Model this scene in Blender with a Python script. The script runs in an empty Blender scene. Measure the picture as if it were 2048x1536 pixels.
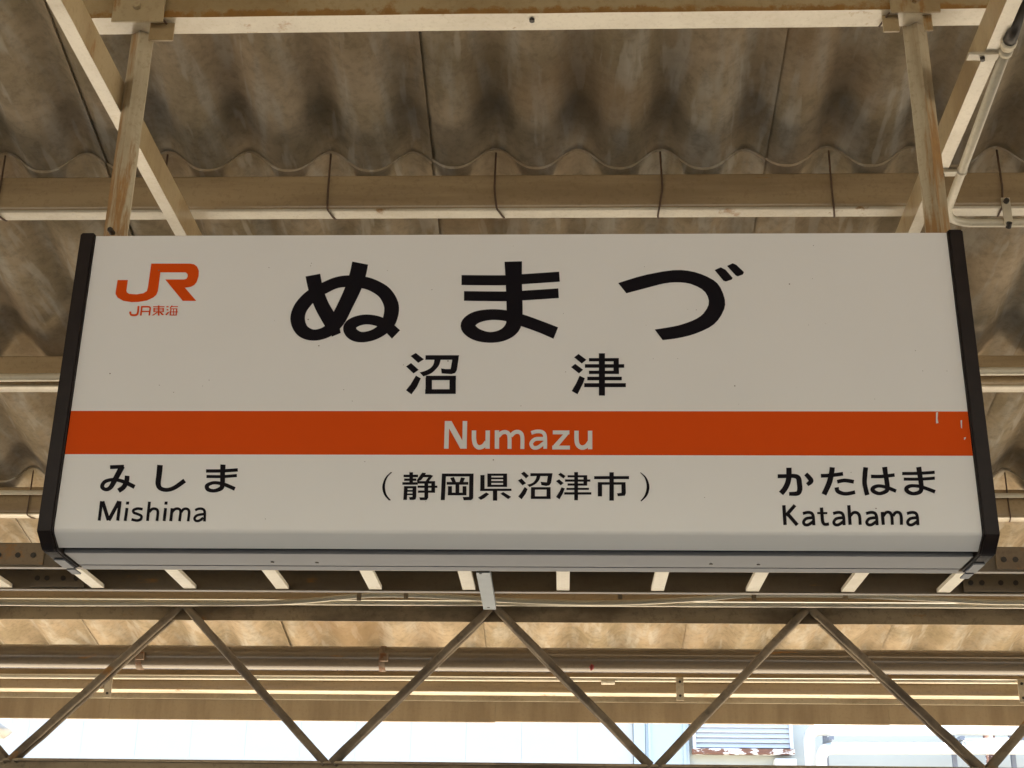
import bpy, bmesh, math, random
from mathutils import Vector, Matrix
random.seed(7)
scene = bpy.context.scene
COL = scene.collection

# ------------------------------------------------------------------ camera
F, PITCH, YAW, ROLL, EYE = 2782.2, .3890, .0388, .0147, Vector((0, 0, 1.6))
fw = Vector((-math.sin(YAW)*math.cos(PITCH), math.cos(YAW)*math.cos(PITCH), math.sin(PITCH)))
_r = Vector((math.cos(YAW), math.sin(YAW), 0)); _u = _r.cross(fw)
rt = _r*math.cos(ROLL) + _u*math.sin(ROLL)
up = -_r*math.sin(ROLL) + _u*math.cos(ROLL)
cam_d = bpy.data.cameras.new('camera'); cam = bpy.data.objects.new('camera', cam_d); COL.objects.link(cam)
cam.matrix_world = Matrix(((rt.x, up.x, -fw.x, EYE.x), (rt.y, up.y, -fw.y, EYE.y), (rt.z, up.z, -fw.z, EYE.z), (0, 0, 0, 1)))
cam_d.sensor_width = 36; cam_d.lens = F/2048*36; cam_d.clip_end = 3000; cam_d.clip_start = .05
scene.camera = cam

# ------------------------------------------------------------------ sky, sun, exposure
SUN_EL, SUN_AZ = math.radians(62), math.radians(68)      # azimuth measured from +Y towards +X
world = bpy.data.worlds.new('World'); scene.world = world; world.use_nodes = True
wn = world.node_tree.nodes; wl = world.node_tree.links
sky = wn.new('ShaderNodeTexSky'); sky.sky_type = 'NISHITA'; sky.sun_disc = False
sky.sun_elevation = SUN_EL; sky.sun_rotation = SUN_AZ
bg = wn['Background']; bg.inputs['Strength'].default_value = .10
wl.new(sky.outputs[0], bg.inputs[0])
sun_d = bpy.data.lights.new('sun', 'SUN'); sun_d.energy = 4.6; sun_d.angle = math.radians(.5); sun_d.color = (1, .95, .87)
sun = bpy.data.objects.new('sun', sun_d); COL.objects.link(sun)
sdir = Vector((math.sin(SUN_AZ)*math.cos(SUN_EL), math.cos(SUN_AZ)*math.cos(SUN_EL), math.sin(SUN_EL)))
sun.rotation_euler = (-sdir).to_track_quat('-Z', 'Y').to_euler(); sun.location = sdir*40
vs = scene.view_settings; vs.view_transform = 'Standard'; vs.look = 'None'; vs.gamma = 1; vs.use_curve_mapping = False
vs.exposure = 3.22
scene.cycles.max_bounces = 10; scene.cycles.diffuse_bounces = 5
scene.cycles.use_denoising = True

# ------------------------------------------------------------------ helpers: pixel -> place
def ray(u, v): return fw + rt*((u-1024)/F) - up*((v-768)/F)
def at(u, v, Y): d = ray(u, v); return d*(Y/d.y) + EYE               # on the vertical plane y = Y
def atz(u, v, z): d = ray(u, v); return d*((z-EYE.z)/d.z) + EYE      # on the level plane z

# ------------------------------------------------------------------ helpers: objects
def thing(name, label, cat, loc=(0, 0, 0), group=None):
    o = bpy.data.objects.new(name, None); COL.objects.link(o); o.location = loc; o.empty_display_size = .1
    o['label'] = label; o['category'] = cat
    if group: o['group'] = group
    return o
def link(name, me, mat, parent=None, smooth=None):
    o = bpy.data.objects.new(name, me); COL.objects.link(o)
    if mat and not me.materials: me.materials.append(mat)
    if parent:
        o.parent = parent
        w = Vector(); q = parent
        while q: w = w + q.location; q = q.parent
        o.location = -w
    return o
def obj(name, bm, mat, parent=None, smooth=False, angle=None):
    bmesh.ops.recalc_face_normals(bm, faces=bm.faces)
    me = bpy.data.meshes.new(name); bm.to_mesh(me); bm.free()
    if smooth:
        me.polygons.foreach_set('use_smooth', [True]*len(me.polygons))
        if angle: me.set_sharp_from_angle(angle=math.radians(angle))
    return link(name, me, mat, parent)
def tag(o, label, cat, group=None):
    o['label'] = label; o['category'] = cat
    if group: o['group'] = group
    return o
def struct(o): o['kind'] = 'structure'; return o

def box(bm, x0, y0, z0, x1, y1, z1, bevel=0):
    r = bmesh.ops.create_cube(bm, size=1)
    for v in r['verts']:
        v.co = Vector((x0+(v.co.x+.5)*(x1-x0), y0+(v.co.y+.5)*(y1-y0), z0+(v.co.z+.5)*(z1-z0)))
    if bevel:
        es = list({e for v in r['verts'] for e in v.link_edges})
        bmesh.ops.bevel(bm, geom=es, offset=bevel, segments=2, affect='EDGES', profile=.6)
def BX(*a, **k): bm = bmesh.new(); box(bm, *a, **k); return bm
def sweep(bm, prof, p0, p1, side=None, closed=True, n=1, wob=0):
    """prof: 2D points (a along side, b along up') swept from p0 to p1."""
    p0, p1 = Vector(p0), Vector(p1); d = (p1-p0).normalized()
    s = Vector(side) if side is not None else (Vector((0, 0, 1)).cross(d) if abs(d.z) < .9 else Vector((1, 0, 0)))
    s = (s - d*s.dot(d)).normalized(); t = d.cross(s)
    if t.z < 0 or (abs(t.z) < 1e-6 and t.y < 0): t = -t
    rings = []
    for i in range(n+1):
        c = p0.lerp(p1, i/n)
        if wob and 0 < i < n: c = c + s*random.uniform(-wob, wob) + t*random.uniform(-wob, wob)
        rings.append([bm.verts.new(c + s*a + t*b) for a, b in prof])
    m = len(prof)
    for i in range(n):
        for j in range(m if closed else m-1):
            bm.faces.new((rings[i][j], rings[i][(j+1) % m], rings[i+1][(j+1) % m], rings[i+1][j]))
    if closed:
        bm.faces.new(rings[0][::-1]); bm.faces.new(rings[-1])
def SW(*a, **k): bm = bmesh.new(); sweep(bm, *a, **k); return bm
def tube(bm, pts, r, seg=10, cap=True):
    pts = [Vector(p) for p in pts]; rings = []; prev = None
    for i, p in enumerate(pts):
        d = (pts[min(i+1, len(pts)-1)] - pts[max(i-1, 0)]).normalized()
        if prev is None:
            a = Vector((0, 0, 1)) if abs(d.z) < .9 else Vector((1, 0, 0))
        else: a = prev
        s = (a - d*a.dot(d)).normalized(); t = d.cross(s); prev = s
        rr = r[i] if isinstance(r, (list, tuple)) else r
        rings.append([bm.verts.new(p + s*math.cos(2*math.pi*k/seg)*rr + t*math.sin(2*math.pi*k/seg)*rr) for k in range(seg)])
    for i in range(len(rings)-1):
        for k in range(seg):
            bm.faces.new((rings[i][k], rings[i][(k+1) % seg], rings[i+1][(k+1) % seg], rings[i+1][k]))
    if cap: bm.faces.new(rings[0][::-1]); bm.faces.new(rings[-1])
def TB(*a, **k): bm = bmesh.new(); tube(bm, *a, **k); return bm
def bend(pts, r, n=6):
    """round the corners of a polyline"""
    pts = [Vector(p) for p in pts]; out = [pts[0]]
    for i in range(1, len(pts)-1):
        a, b, c = pts[i-1], pts[i], pts[i+1]
        d1 = (a-b).normalized(); d2 = (c-b).normalized()
        k = min(r, (a-b).length*.49, (c-b).length*.49)
        p, q = b + d1*k, b + d2*k
        for j in range(n+1):
            t = j/n; out.append(p*(1-t)**2 + b*2*t*(1-t) + q*t*t)
    out.append(pts[-1]); return out
def ANG(w, h, t=.005):                       # L section, corner at origin: flat leg along +a, upright leg along +b
    return [(0, 0), (w, 0), (w, t), (t, t), (t, h), (0, h)]

# ------------------------------------------------------------------ materials
def newmat(name):
    m = bpy.data.materials.new(name); m.use_nodes = True
    nt = m.node_tree; b = nt.nodes['Principled BSDF']
    return m, nt, b
def N(nt, t, **k):
    n = nt.nodes.new(t)
    for a, v in k.items(): setattr(n, a, v)
    return n
def coords(nt, scale=(1, 1, 1), rnd=False):
    tc = N(nt, 'ShaderNodeTexCoord'); mp = N(nt, 'ShaderNodeMapping'); mp.inputs['Scale'].default_value = scale
    nt.links.new(tc.outputs['Object'], mp.inputs['Vector'])
    if rnd:
        oi = N(nt, 'ShaderNodeObjectInfo'); mu = N(nt, 'ShaderNodeMath', operation='MULTIPLY'); mu.inputs[1].default_value = 37
        nt.links.new(oi.outputs['Random'], mu.inputs[0])
        cb = N(nt, 'ShaderNodeCombineXYZ')
        nt.links.new(mu.outputs[0], cb.inputs[0]); nt.links.new(mu.outputs[0], cb.inputs[1])
        nt.links.new(cb.outputs[0], mp.inputs['Location'])
    return mp.outputs[0]
def noise(nt, vec, scale, detail=5, rough=.6):
    n = N(nt, 'ShaderNodeTexNoise'); n.inputs['Scale'].default_value = scale
    n.inputs['Detail'].default_value = detail; n.inputs['Roughness'].default_value = rough
    nt.links.new(vec, n.inputs['Vector']); return n.outputs['Fac']
def ramp(nt, fac, lo, hi):
    m = N(nt, 'ShaderNodeMapRange'); m.inputs['From Min'].default_value = lo; m.inputs['From Max'].default_value = hi
    m.interpolation_type = 'SMOOTHSTEP'
    nt.links.new(fac, m.inputs['Value']); return m.outputs['Result']
def mix(nt, fac, a, b):
    m = N(nt, 'ShaderNodeMix', data_type='RGBA')
    for s, v in ((m.inputs[6], a), (m.inputs[7], b)):
        if isinstance(v, tuple): s.default_value = (*v, 1)
        else: nt.links.new(v, s)
    if isinstance(fac, float): m.inputs[0].default_value = fac
    else: nt.links.new(fac, m.inputs[0])
    return m.outputs[2]
def mul(nt, a, b):
    m = N(nt, 'ShaderNodeMath', operation='MULTIPLY')
    for s, v in ((m.inputs[0], a), (m.inputs[1], b)):
        if isinstance(v, (int, float)): s.default_value = v
        else: nt.links.new(v, s)
    return m.outputs[0]
def bump(nt, b, h, strength, dist=.002):
    n = N(nt, 'ShaderNodeBump'); n.inputs['Strength'].default_value = strength; n.inputs['Distance'].default_value = dist
    nt.links.new(h, n.inputs['Height']); nt.links.new(n.outputs[0], b.inputs['Normal'])
def paint(name, base, dirt=(.16, .11, .055), dirt_amt=.6, rust=.0, rough=.45, stretch=(1, 1, 1), fine=70, bmp=.25, edge=None, rsc=6):
    """old gloss paint on steel: blotchy dirt, chipped rust"""
    m, nt, b = newmat(name); v = coords(nt, stretch); w = coords(nt)
    big = ramp(nt, noise(nt, v, 3.5, 6, .62), .38, .70)
    sp = ramp(nt, noise(nt, w, fine, 4, .7), .50, .68)
    c = mix(nt, mul(nt, big, dirt_amt), base, dirt)
    c = mix(nt, mul(nt, sp, dirt_amt*.45), c, dirt)
    if rust:
        r1 = ramp(nt, noise(nt, v, rsc, 7, .68), .66-rust*.2, .74-rust*.2)
        if edge:                                   # rust creeping up from a lower edge where water stands
            sp_ = N(nt, 'ShaderNodeSeparateXYZ'); nt.links.new(w, sp_.inputs[0])
            e_ = ramp(nt, sp_.outputs[2], edge[1], edge[0]); ad = N(nt, 'ShaderNodeMath', operation='MULTIPLY_ADD')
            ge = N(nt, 'ShaderNodeNewGeometry'); sn = N(nt, 'ShaderNodeSeparateXYZ'); nt.links.new(ge.outputs['Normal'], sn.inputs[0])
            e_ = mul(nt, e_, ramp(nt, sn.outputs[2], -.7, -.3))
            nt.links.new(e_, ad.inputs[0]); ad.inputs[1].default_value = .30; nt.links.new(noise(nt, v, 22, 6, .7), ad.inputs[2])
            r2 = ramp(nt, ad.outputs[0], .60, .80); mx = N(nt, 'ShaderNodeMath', operation='MAXIMUM')
            nt.links.new(r1, mx.inputs[0]); nt.links.new(r2, mx.inputs[1]); r1 = mx.outputs[0]
        rc = mix(nt, noise(nt, w, 45, 4), (.20, .080, .014), (.40, .20, .045))
        c = mix(nt, mul(nt, r1, .85), c, rc)
    nt.links.new(c, b.inputs['Base Color'])
    b.inputs['Roughness'].default_value = rough; b.inputs['Specular IOR Level'].default_value = .6
    bump(nt, b, noise(nt, w, 90, 5, .65), bmp, .0015)
    return m
M = {}
M['cream'] = paint('cream_paint', (.60, .52, .36), (.22, .15, .075), .55, .0)
M['cream_rust'] = paint('rusting_cream_paint', (.46, .355, .20), (.24, .145, .055), .7, .40, rough=.3, stretch=(1.6, 1.6, .5), rsc=9)
M['beam_rust'] = paint('rust_edged_beam_paint', (.44, .33, .175), (.23, .14, .05), .6, .16, rough=.24, stretch=(1, 1, 1), rsc=9, edge=(3.533, 3.560))
M['hanger'] = paint('hanger_paint', (.50, .42, .28), (.25, .17, .08), .75, .62, stretch=(5, 5, .5), rsc=4, edge=(2.95, 3.16))
M['purlin'] = paint('purlin_paint', (.38, .275, .150), (.17, .11, .055), .55, .06, rough=.24, stretch=(.35, 3, 3))
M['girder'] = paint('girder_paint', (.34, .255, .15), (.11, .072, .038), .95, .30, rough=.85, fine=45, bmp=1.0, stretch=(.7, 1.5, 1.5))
M['flange_dark'] = paint('shade_band_flange', (.055, .038, .025), (.03, .02, .012), .8, .1, rough=.8)  # shaded band over the conduit, put into the colour as near-black
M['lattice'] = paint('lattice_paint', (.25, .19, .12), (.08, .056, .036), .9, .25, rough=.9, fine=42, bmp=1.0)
M['conduit'] = paint('conduit_paint', (.66, .59, .44), (.30, .22, .12), .4, .0, rough=.35, stretch=(.4, 1, 1))
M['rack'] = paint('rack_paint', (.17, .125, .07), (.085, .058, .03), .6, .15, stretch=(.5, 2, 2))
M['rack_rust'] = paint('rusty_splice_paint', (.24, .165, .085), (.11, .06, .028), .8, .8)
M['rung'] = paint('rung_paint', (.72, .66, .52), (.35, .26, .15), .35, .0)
M['fascia'] = paint('fascia_paint', (.42, .32, .185), (.24, .165, .085), .6, .0, rough=.7, stretch=(3, 1, .4))
M['pipe'] = paint('drain_pipe_paint', (.17, .13, .085), (.08, .056, .034), .5, .1, rough=.2, stretch=(.3, 2, 2))

def plain(name, col, rough=.5, metal=0, var=.15, scale=12, bmp=0, spec=.5):
    m, nt, b = newmat(name); v = coords(nt)
    d = tuple(c*(1-var) for c in col); l = tuple(min(1, c*(1+var*.4)) for c in col)
    c = mix(nt, noise(nt, v, scale, 5), d, l); nt.links.new(c, b.inputs['Base Color'])
    b.inputs['Roughness'].default_value = rough; b.inputs['Metallic'].default_value = metal; b.inputs['Specular IOR Level'].default_value = spec
    if bmp: bump(nt, b, noise(nt, v, 150, 4), bmp, .001)
    return m
M['acrylic'] = plain('sign_white_acrylic', (.82, .80, .77), .30, var=.035, scale=5, spec=.35)
M['cap'] = plain('sign_end_cap_brown', (.020, .013, .011), .5, var=.5, scale=30, spec=.25)
M['ink'] = plain('sign_black_ink', (.006, .004, .007), .5, var=.3, spec=.15)
M['orange'] = plain('sign_orange_film', (.70, .078, .004), .45, var=.05, scale=4, spec=.12)
M['letter_white'] = plain('sign_letter_white', (.72, .70, .67), .35, var=.05)
M['alu'] = plain('sign_aluminium', (.10, .103, .112), .5, metal=.1, var=.2, scale=9)
M['galv'] = plain('galvanised_channel', (.22, .24, .245), .5, metal=.2, var=.2, scale=22)
M['dark'] = plain('dark_gap', (.015, .012, .010), .8)
M['steel_bolt'] = plain('dark_bolt', (.05, .04, .03), .5, metal=.3, var=.4, scale=80)
M['hook'] = plain('rusty_hook_steel', (.11, .06, .03), .7, var=.5, scale=60)
M['cable'] = plain('black_cable', (.03, .025, .02), .5)
M['wall'] = plain('building_white_panel', (.38, .405, .405), .55, var=.05, scale=2)
M['wall_blue'] = plain('building_pale_blue_panel', (.34, .42, .47), .5, var=.04, scale=2)
M['wall_grey'] = plain('building_grey_wall', (.36, .39, .37), .6, var=.08, scale=4)
M['louvre'] = plain('louvre_white', (.52, .55, .60), .45, var=.05, scale=6)
M['lagging'] = plain('white_pipe_lagging', (.56, .57, .55), .6, var=.06, scale=9)
M['prop'] = plain('grey_pipe_prop', (.16, .18, .22), .5, metal=.3)
M['concrete'] = plain('platform_concrete', (.185, .165, .13), .8, var=.3, scale=2)
M['ballast'] = plain('track_ballast', (.46, .39, .285), .9, var=.45, scale=14)
M['bounce_strip'] = plain('bounce_strip_concrete', (.46, .40, .31), .8, var=.25, scale=3)
M['soil'] = plain('yard_ground', (.235, .205, .155), .9, var=.3, scale=1)
m, nt, b = newmat('rusted_white_sill')
v = coords(nt, (4, 4, 9)); rr = ramp(nt, noise(nt, v, 2.2, 4, .6), .44, .5)
nt.links.new(mix(nt, rr, (.78, .78, .76), mix(nt, noise(nt, v, 12, 3), (.10, .045, .03), (.20, .09, .05))), b.inputs['Base Color']); b.inputs['Roughness'].default_value = .7
M['sill'] = m
m, nt, b = newmat('rusty_pipe_collar')
v = coords(nt); nt.links.new(mix(nt, ramp(nt, noise(nt, v, 30, 4), .4, .62), (.20, .14, .085), (.15, .055, .012)), b.inputs['Base Color']); b.inputs['Roughness'].default_value = .7
M['collar'] = m
# weathered asbestos-cement sheet: mottled brown grey, long streaks down the slope, lichen-dark specks
m, nt, b = newmat('weathered_cement_sheet')
v1 = coords(nt, (1, 1, 1), True); v2 = coords(nt, (1, .12, 1), True)
A = ramp(nt, noise(nt, v1, 4.2, 6, .62), .34, .68)
B = ramp(nt, noise(nt, v2, 15, 4, .55), .46, .68)
C = ramp(nt, noise(nt, v1, 38, 4, .7), .40, .72)
c = mix(nt, A, (.270, .212, .130), (.415, .322, .215))
c = mix(nt, mul(nt, B, .65), c, (.415, .375, .305))
c = mix(nt, mul(nt, C, .34), c, (.105, .084, .056))
v3 = coords(nt, (1, .05, 1), True)
c = mix(nt, mul(nt, ramp(nt, noise(nt, v3, 24, 3, .5), .58, .67), .5), c, (.47, .42, .34))
D = ramp(nt, noise(nt, v1, 1.7, 3, .5), .52, .72)
c = mix(nt, mul(nt, D, .55), c, (.225, .140, .066))
nt.links.new(c, b.inputs['Base Color']); b.inputs['Roughness'].default_value = .9; b.inputs['Specular IOR Level'].default_value = .15
bump(nt, b, noise(nt, v1, 160, 4, .6), .2, .0015)
M['sheet'] = m

def lit_soffit(o, mat):
    """lighter cream on the flat underside: light from below put into the colour"""
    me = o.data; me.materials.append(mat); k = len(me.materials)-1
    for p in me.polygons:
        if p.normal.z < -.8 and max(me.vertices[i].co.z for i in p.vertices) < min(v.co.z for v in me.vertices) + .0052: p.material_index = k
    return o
M['lit_soffit'] = paint('lit_cream_soffit', (.68, .60, .45), (.34, .245, .13), .42, .16, rough=.24, fine=110, bmp=.45)  # paler than the webs: brightness of lit undersides put into the colour
# ------------------------------------------------------------------ setting: ground, platform, track bed
struct(obj('ground', BX(-900, -900, -1.6, 900, 900, -1.2), M['soil']))
struct(obj('track_bed', BX(-60, 7.3, -1.196, 60, 12.2, -1.02), M['ballast']))
struct(obj('platform', BX(-60, -12.5, -1.19, 60, 7.2, 0), M['concrete']))
struct(obj('edge_bounce_strip', BX(-60, 6.0, .0005, 60, 7.24, .012), M['bounce_strip']))  # unseen pale strip, added to bounce sunlight up under the canopy

# ------------------------------------------------------------------ canopy roof
SL = math.radians(12.5); TS = math.tan(SL)
Y1, PSP, P, AMP = 3.195, .797, .22, .057
def rz(Y): return 3.516 - (Y-Y1)*TS           # underside of the corrugation troughs
XC = at(990, 345, Y1).x                       # one crest of the corrugation
canopy = thing('platform_canopy', 'platform canopy roof of weathered corrugated cement sheets on cream steel purlins', 'canopy', (0, 4, 0))
def sheet_mesh(name, ya, yb, tail):
    bm = bmesh.new(); x0, x1 = -.06*P, 4.24*P; n = 76; th = .0075; L = 3
    g = [[], []]
    for layer in (0, 1):
        for j in range(L+1):
            Y = ya + (yb-ya)*j/L; row = []
            for i in range(n+1):
                x = x0 + (x1-x0)*i/n
                z = rz(Y) + AMP*(.5 + .5*math.cos(2*math.pi*x/P))**1.3 + tail*j/L + .0100*(1-(x-x0)/(4.3*P))
                row.append(bm.verts.new((x, Y, z + layer*th)))
            g[layer].append(row)
    for layer in (0, 1):
        for j in range(L):
            for i in range(n):
                q = (g[layer][j][i], g[layer][j][i+1], g[layer][j+1][i+1], g[layer][j+1][i])
                bm.faces.new(q if layer else q[::-1])
    for i in range(n):
        for j in (0, L): bm.faces.new((g[0][j][i], g[0][j][i+1], g[1][j][i+1], g[1][j][i]))
    for j in range(L):
        for i in (0, n): bm.faces.new((g[0][j][i], g[0][j+1][i], g[1][j+1][i], g[1][j][i]))
    bmesh.ops.recalc_face_normals(bm, faces=bm.faces)
    me = bpy.data.meshes.new(name); bm.to_mesh(me); bm.free()
    me.polygons.foreach_set('use_smooth', [True]*len(me.polygons)); me.set_sharp_from_angle(angle=math.radians(40))
    me.materials.append(M['sheet']); return me
rows = [sheet_mesh('roof_sheet', Y1-1.66, Y1+.10, .009), sheet_mesh('roof_sheet', Y1-.004, Y1+2*PSP+.10, .009), sheet_mesh('roof_sheet', Y1+2*PSP-.004, 6.69, .002)]
for ri, me in enumerate(rows):
    for k in range(-16, 16):
        o = link('roof_sheet', me, None, canopy)
        o.location = Vector((XC + 4*P*k - P + random.uniform(-.003, .003), -4 + (random.uniform(-.006, .006) if ri < 2 else 0), random.uniform(0, .0012)))
XR = 14.0
# far slope behind the ridge (not in view from here): one sheet of corrugation
bm = bmesh.new(); g = []
for Y, z in ((Y1-1.68, rz(Y1-1.6)+.045), (-8.0, rz(Y1-1.6)-1.25)):
    g.append([bm.verts.new((-XR + i*P/4, Y, z + .025*math.cos(i*math.pi/2))) for i in range(int(2*XR/P*4)+1)])
for i in range(len(g[0])-1): bm.faces.new((g[0][i], g[0][i+1], g[1][i+1], g[1][i]))
r = bmesh.ops.extrude_face_region(bm, geom=bm.faces[:]); bmesh.ops.translate(bm, verts=[e for e in r['geom'] if isinstance(e, bmesh.types.BMVert)], vec=(0, 0, .008))
obj('rear_roof_slope', bm, M['sheet'], canopy)
bm = bmesh.new(); sweep(bm, [(-.16, -.02), (0, .035), (.16, -.02), (.16, -.028), (0, .026), (-.16, -.028)], (-XR, Y1-1.68, rz(Y1-1.6)+.10), (XR, Y1-1.68, rz(Y1-1.6)+.10), side=(0, 1, 0)); obj('ridge_cap', bm, M['sheet'], canopy)
# purlins: rolled channel set upright, web towards the ridge
def purlin_prof(h=.107, w=.05, t=.0045, r=.013):
    out = []                                   # a: down the slope, b: up, origin = upper web corner
    def arc(cx, cy, r, a0, a1, n=4): return [(cx + r*math.cos(math.radians(a0+(a1-a0)*i/n)), cy + r*math.sin(math.radians(a0+(a1-a0)*i/n))) for i in range(n+1)]
    o = [(w, 0)] + arc(r, -r, r, 90, 180) + arc(r, -h+r, r, 180, 270) + [(w, -h)]
    i = [(w, -h+t)] + arc(r, -h+r, r-t, 270, 180) + arc(r, -r, r-t, 180, 90) + [(w, -t)]
    return o + i
dn = Vector((0, 1, 0)); nu = Vector((0, 0, 1))
def sweep_frame(prof, p0, p1, s, t):
    bm = bmesh.new(); p0, p1 = Vector(p0), Vector(p1)
    a = [bm.verts.new(p0 + s*x + t*y) for x, y in prof]; c = [bm.verts.new(p1 + s*x + t*y) for x, y in prof]
    m = len(prof)
    for j in range(m): bm.faces.new((a[j], a[(j+1) % m], c[(j+1) % m], c[j]))
    bm.faces.new(a[::-1]); bm.faces.new(c); return bm
for k in range(5):
    Y = Y1 + PSP*k
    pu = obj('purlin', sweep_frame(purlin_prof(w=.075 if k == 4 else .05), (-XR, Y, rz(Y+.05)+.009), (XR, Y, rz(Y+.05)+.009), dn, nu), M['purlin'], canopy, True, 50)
    lit_soffit(pu, M['lit_soffit'])
    if k in (0, 2):
        for h in range(-9, 10):
            x = XC + 2*P*h; c = Vector((x, Y, rz(Y+.05)+.005)); j = random.uniform(-.012, .012)
            pts = bend([c + nu*.062 - dn*.008 + Vector((j*.3, 0, 0)), c - nu*.05 - dn*.0075, c - nu*.107 - dn*.0075 + Vector((j, 0, 0)), c - nu*.1075 + dn*.036 + Vector((j*2+.008, 0, 0)), c - nu*.101 + dn*.056 + Vector((j*2+.012, 0, 0))], .01, 3)
            obj('hook_bolt', TB(pts, .0027, 6), M['hook'], pu, True)
# fascia boards along the eave
YF = 6.7
edge = [at(208, 1434, YF).x, at(990, 1440, YF).x, at(1770, 1446, YF).x]
w = (edge[2]-edge[0])/2
for k in range(-7, 8):
    x0 = edge[1] + w*k
    zb = 2.619 + .0018*k + random.uniform(-.0015, .0015)
    obj('fascia_board', BX(x0+.0003, YF, zb, x0+w-.0003, YF+.018, 2.795), M['fascia'], canopy)
obj('fascia_rail', BX(-XR, YF-.022, 2.712, XR, YF-.002, 2.734), M['cream'], canopy)
for sx in (-5.6, 5.6):
    for yy in (4.925, .4):
        obj('column', BX(sx-.08, yy-.08, -.002, sx+.08, yy+.08, (2.19 if yy > 1 else 3.55), bevel=.01), M['cream'], canopy)
obj('tie_beam', BX(-5.7, .33, 3.55, 5.7, .47, 3.68), M['cream'], canopy)

# ------------------------------------------------------------------ hanging frame over the sign
YB = 2.54
frame = thing('hanging_frame', 'rusty cream angle-iron frame carrying the station sign below the roof', 'frame', (0, 2.6, 3.4))
xl, xr = -1.085, .985
zb = atz(1000, 62, 3.5).z; zb = at(1000, 62, 2.6).z
# cross beam: angle, upright leg nearest the viewer's side, flat leg below
bm = bmesh.new(); sweep(bm, [(0, 0), (.06, 0), (.06, .006), (.006, .006), (.006, .075), (0, .075)], (xl, YB, zb), (xr, YB, zb+.004), side=(0, 1, 0), n=14, wob=.0006)
lit_soffit(obj('cross_beam', bm, M['beam_rust'], frame), M['lit_soffit'])
ZS = 3.325
for s, xx, nm in ((-1, atz(195, 137, ZS).x, 'l'), (1, atz(1888, 297, ZS).x, 'r')):
    prof = [(0, 0), (.03*s, 0), (.03*s, .005), (.005*s, .005), (.005*s, .076), (0, .076)]
    sl = .0055 if s < 0 else .0267
    yr = atz(195, 137, ZS).y if s < 0 else atz(1888, 297, ZS).y
    bm = bmesh.new(); sweep(bm, prof, (xx + sl*(1.2-yr), 1.2, ZS), (xx + sl*(3.7-yr), 3.7, ZS), side=(1, 0, 0), n=30, wob=.0005)
    lit_soffit(obj('side_beam', bm, M['cream_rust'], frame), M['lit_soffit'])
# hangers: angle irons, corner towards the viewer
for (u0, v0, u1, v1, mat) in ((226, 470, 287, 60, 'cream_rust'), (1876, 464, 1834, 60, 'cream_rust')):
    a, b_ = at(u0, v0, 2.6), at(u1, v1, 2.6)
    x = (a.x+b_.x)/2; c30, s30 = math.cos(math.radians(32)), math.sin(math.radians(32))
    sgn = -1 if x < 0 else 1
    k = .030
    pr = [(-k*c30*1.0, k*s30), (0, -.004), (k*c30, k*s30), (k*c30, k*s30+.006), (0, .003), (-k*c30, k*s30+.006)]
    pr = [(p+.0, q) for p, q in pr]
    bm = bmesh.new(); zt, zbm = zb+.05, 2.94
    lo = [bm.verts.new((x+p, 2.59+q, zbm)) for p, q in pr]; hi = [bm.verts.new((x+p, 2.59+q, zt)) for p, q in pr]
    for j in range(6): bm.faces.new((lo[j], lo[(j+1) % 6], hi[(j+1) % 6], hi[j]))
    bm.faces.new(lo[::-1]); bm.faces.new(hi)
    obj('hanger', bm, M['hanger'], frame)
def plate(u0, v0, u1, v1, Y, ztop=None, t=.006):
    a, c = at(u0, v0, Y), at(u1, v1, Y)
    return obj('gusset_plate', BX(a.x, Y, c.z, c.x, Y+t, ztop or a.z, bevel=.0015), M['cream_rust'], frame)
p = plate(228, 0, 325, 42, YB-.012, zb+.085)
for uu, vv in ((275, 14), (300, -6), (248, -6)):
    q = at(uu, vv, YB-.012); obj('bolt', TB([q+Vector((0, -.012, 0)), q+Vector((0, .002, 0))], .009, 6), M['cream_rust'], p)
plate(303, 30, 345, 80, YB+.02, zb+.07)
p = plate(1780, 0, 1882, 23, YB-.012, zb+.085)
for uu, vv in ((1830, 1),):
    q = at(uu, vv, YB-.012); obj('bolt', TB([q+Vector((0, -.012, 0)), q+Vector((0, .002, 0))], .009, 6), M['cream_rust'], p)
plate(1763, 20, 1800, 62, YB+.02, zb+.07)
plate(1845, 24, 1867, 60, YB+.02, zb+.07)
q = atz(1064, 40, zb); obj('bolt', TB([q+Vector((0, 0, -.004)), q+Vector((0, 0, .008))], .006, 8), M['steel_bolt'], frame)
for u, v, dx in ((347, 63, .012), (1758, 52, -.012)):
    q = atz(u, v, zb); obj('weld_seam', TB([q+Vector((-dx, -.05, -.002)), q+Vector((0, 0, -.002))], .0022, 5), M['hook'], frame)

# ------------------------------------------------------------------ the station sign
YS, XS, W, ZT, H, BH, BB, D = 2.512, -.0925, 1.74, 1.6+1.3606, .6308, .0225, .0373, .1818
x0, x1 = XS-W/2, XS+W/2; ZL = ZT-H; ZBT = ZL-BH
sign = thing('station_name_sign', 'white station name sign with orange stripe and dark end caps hanging from two irons', 'sign', (XS, YS+.09, ZT))
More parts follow.
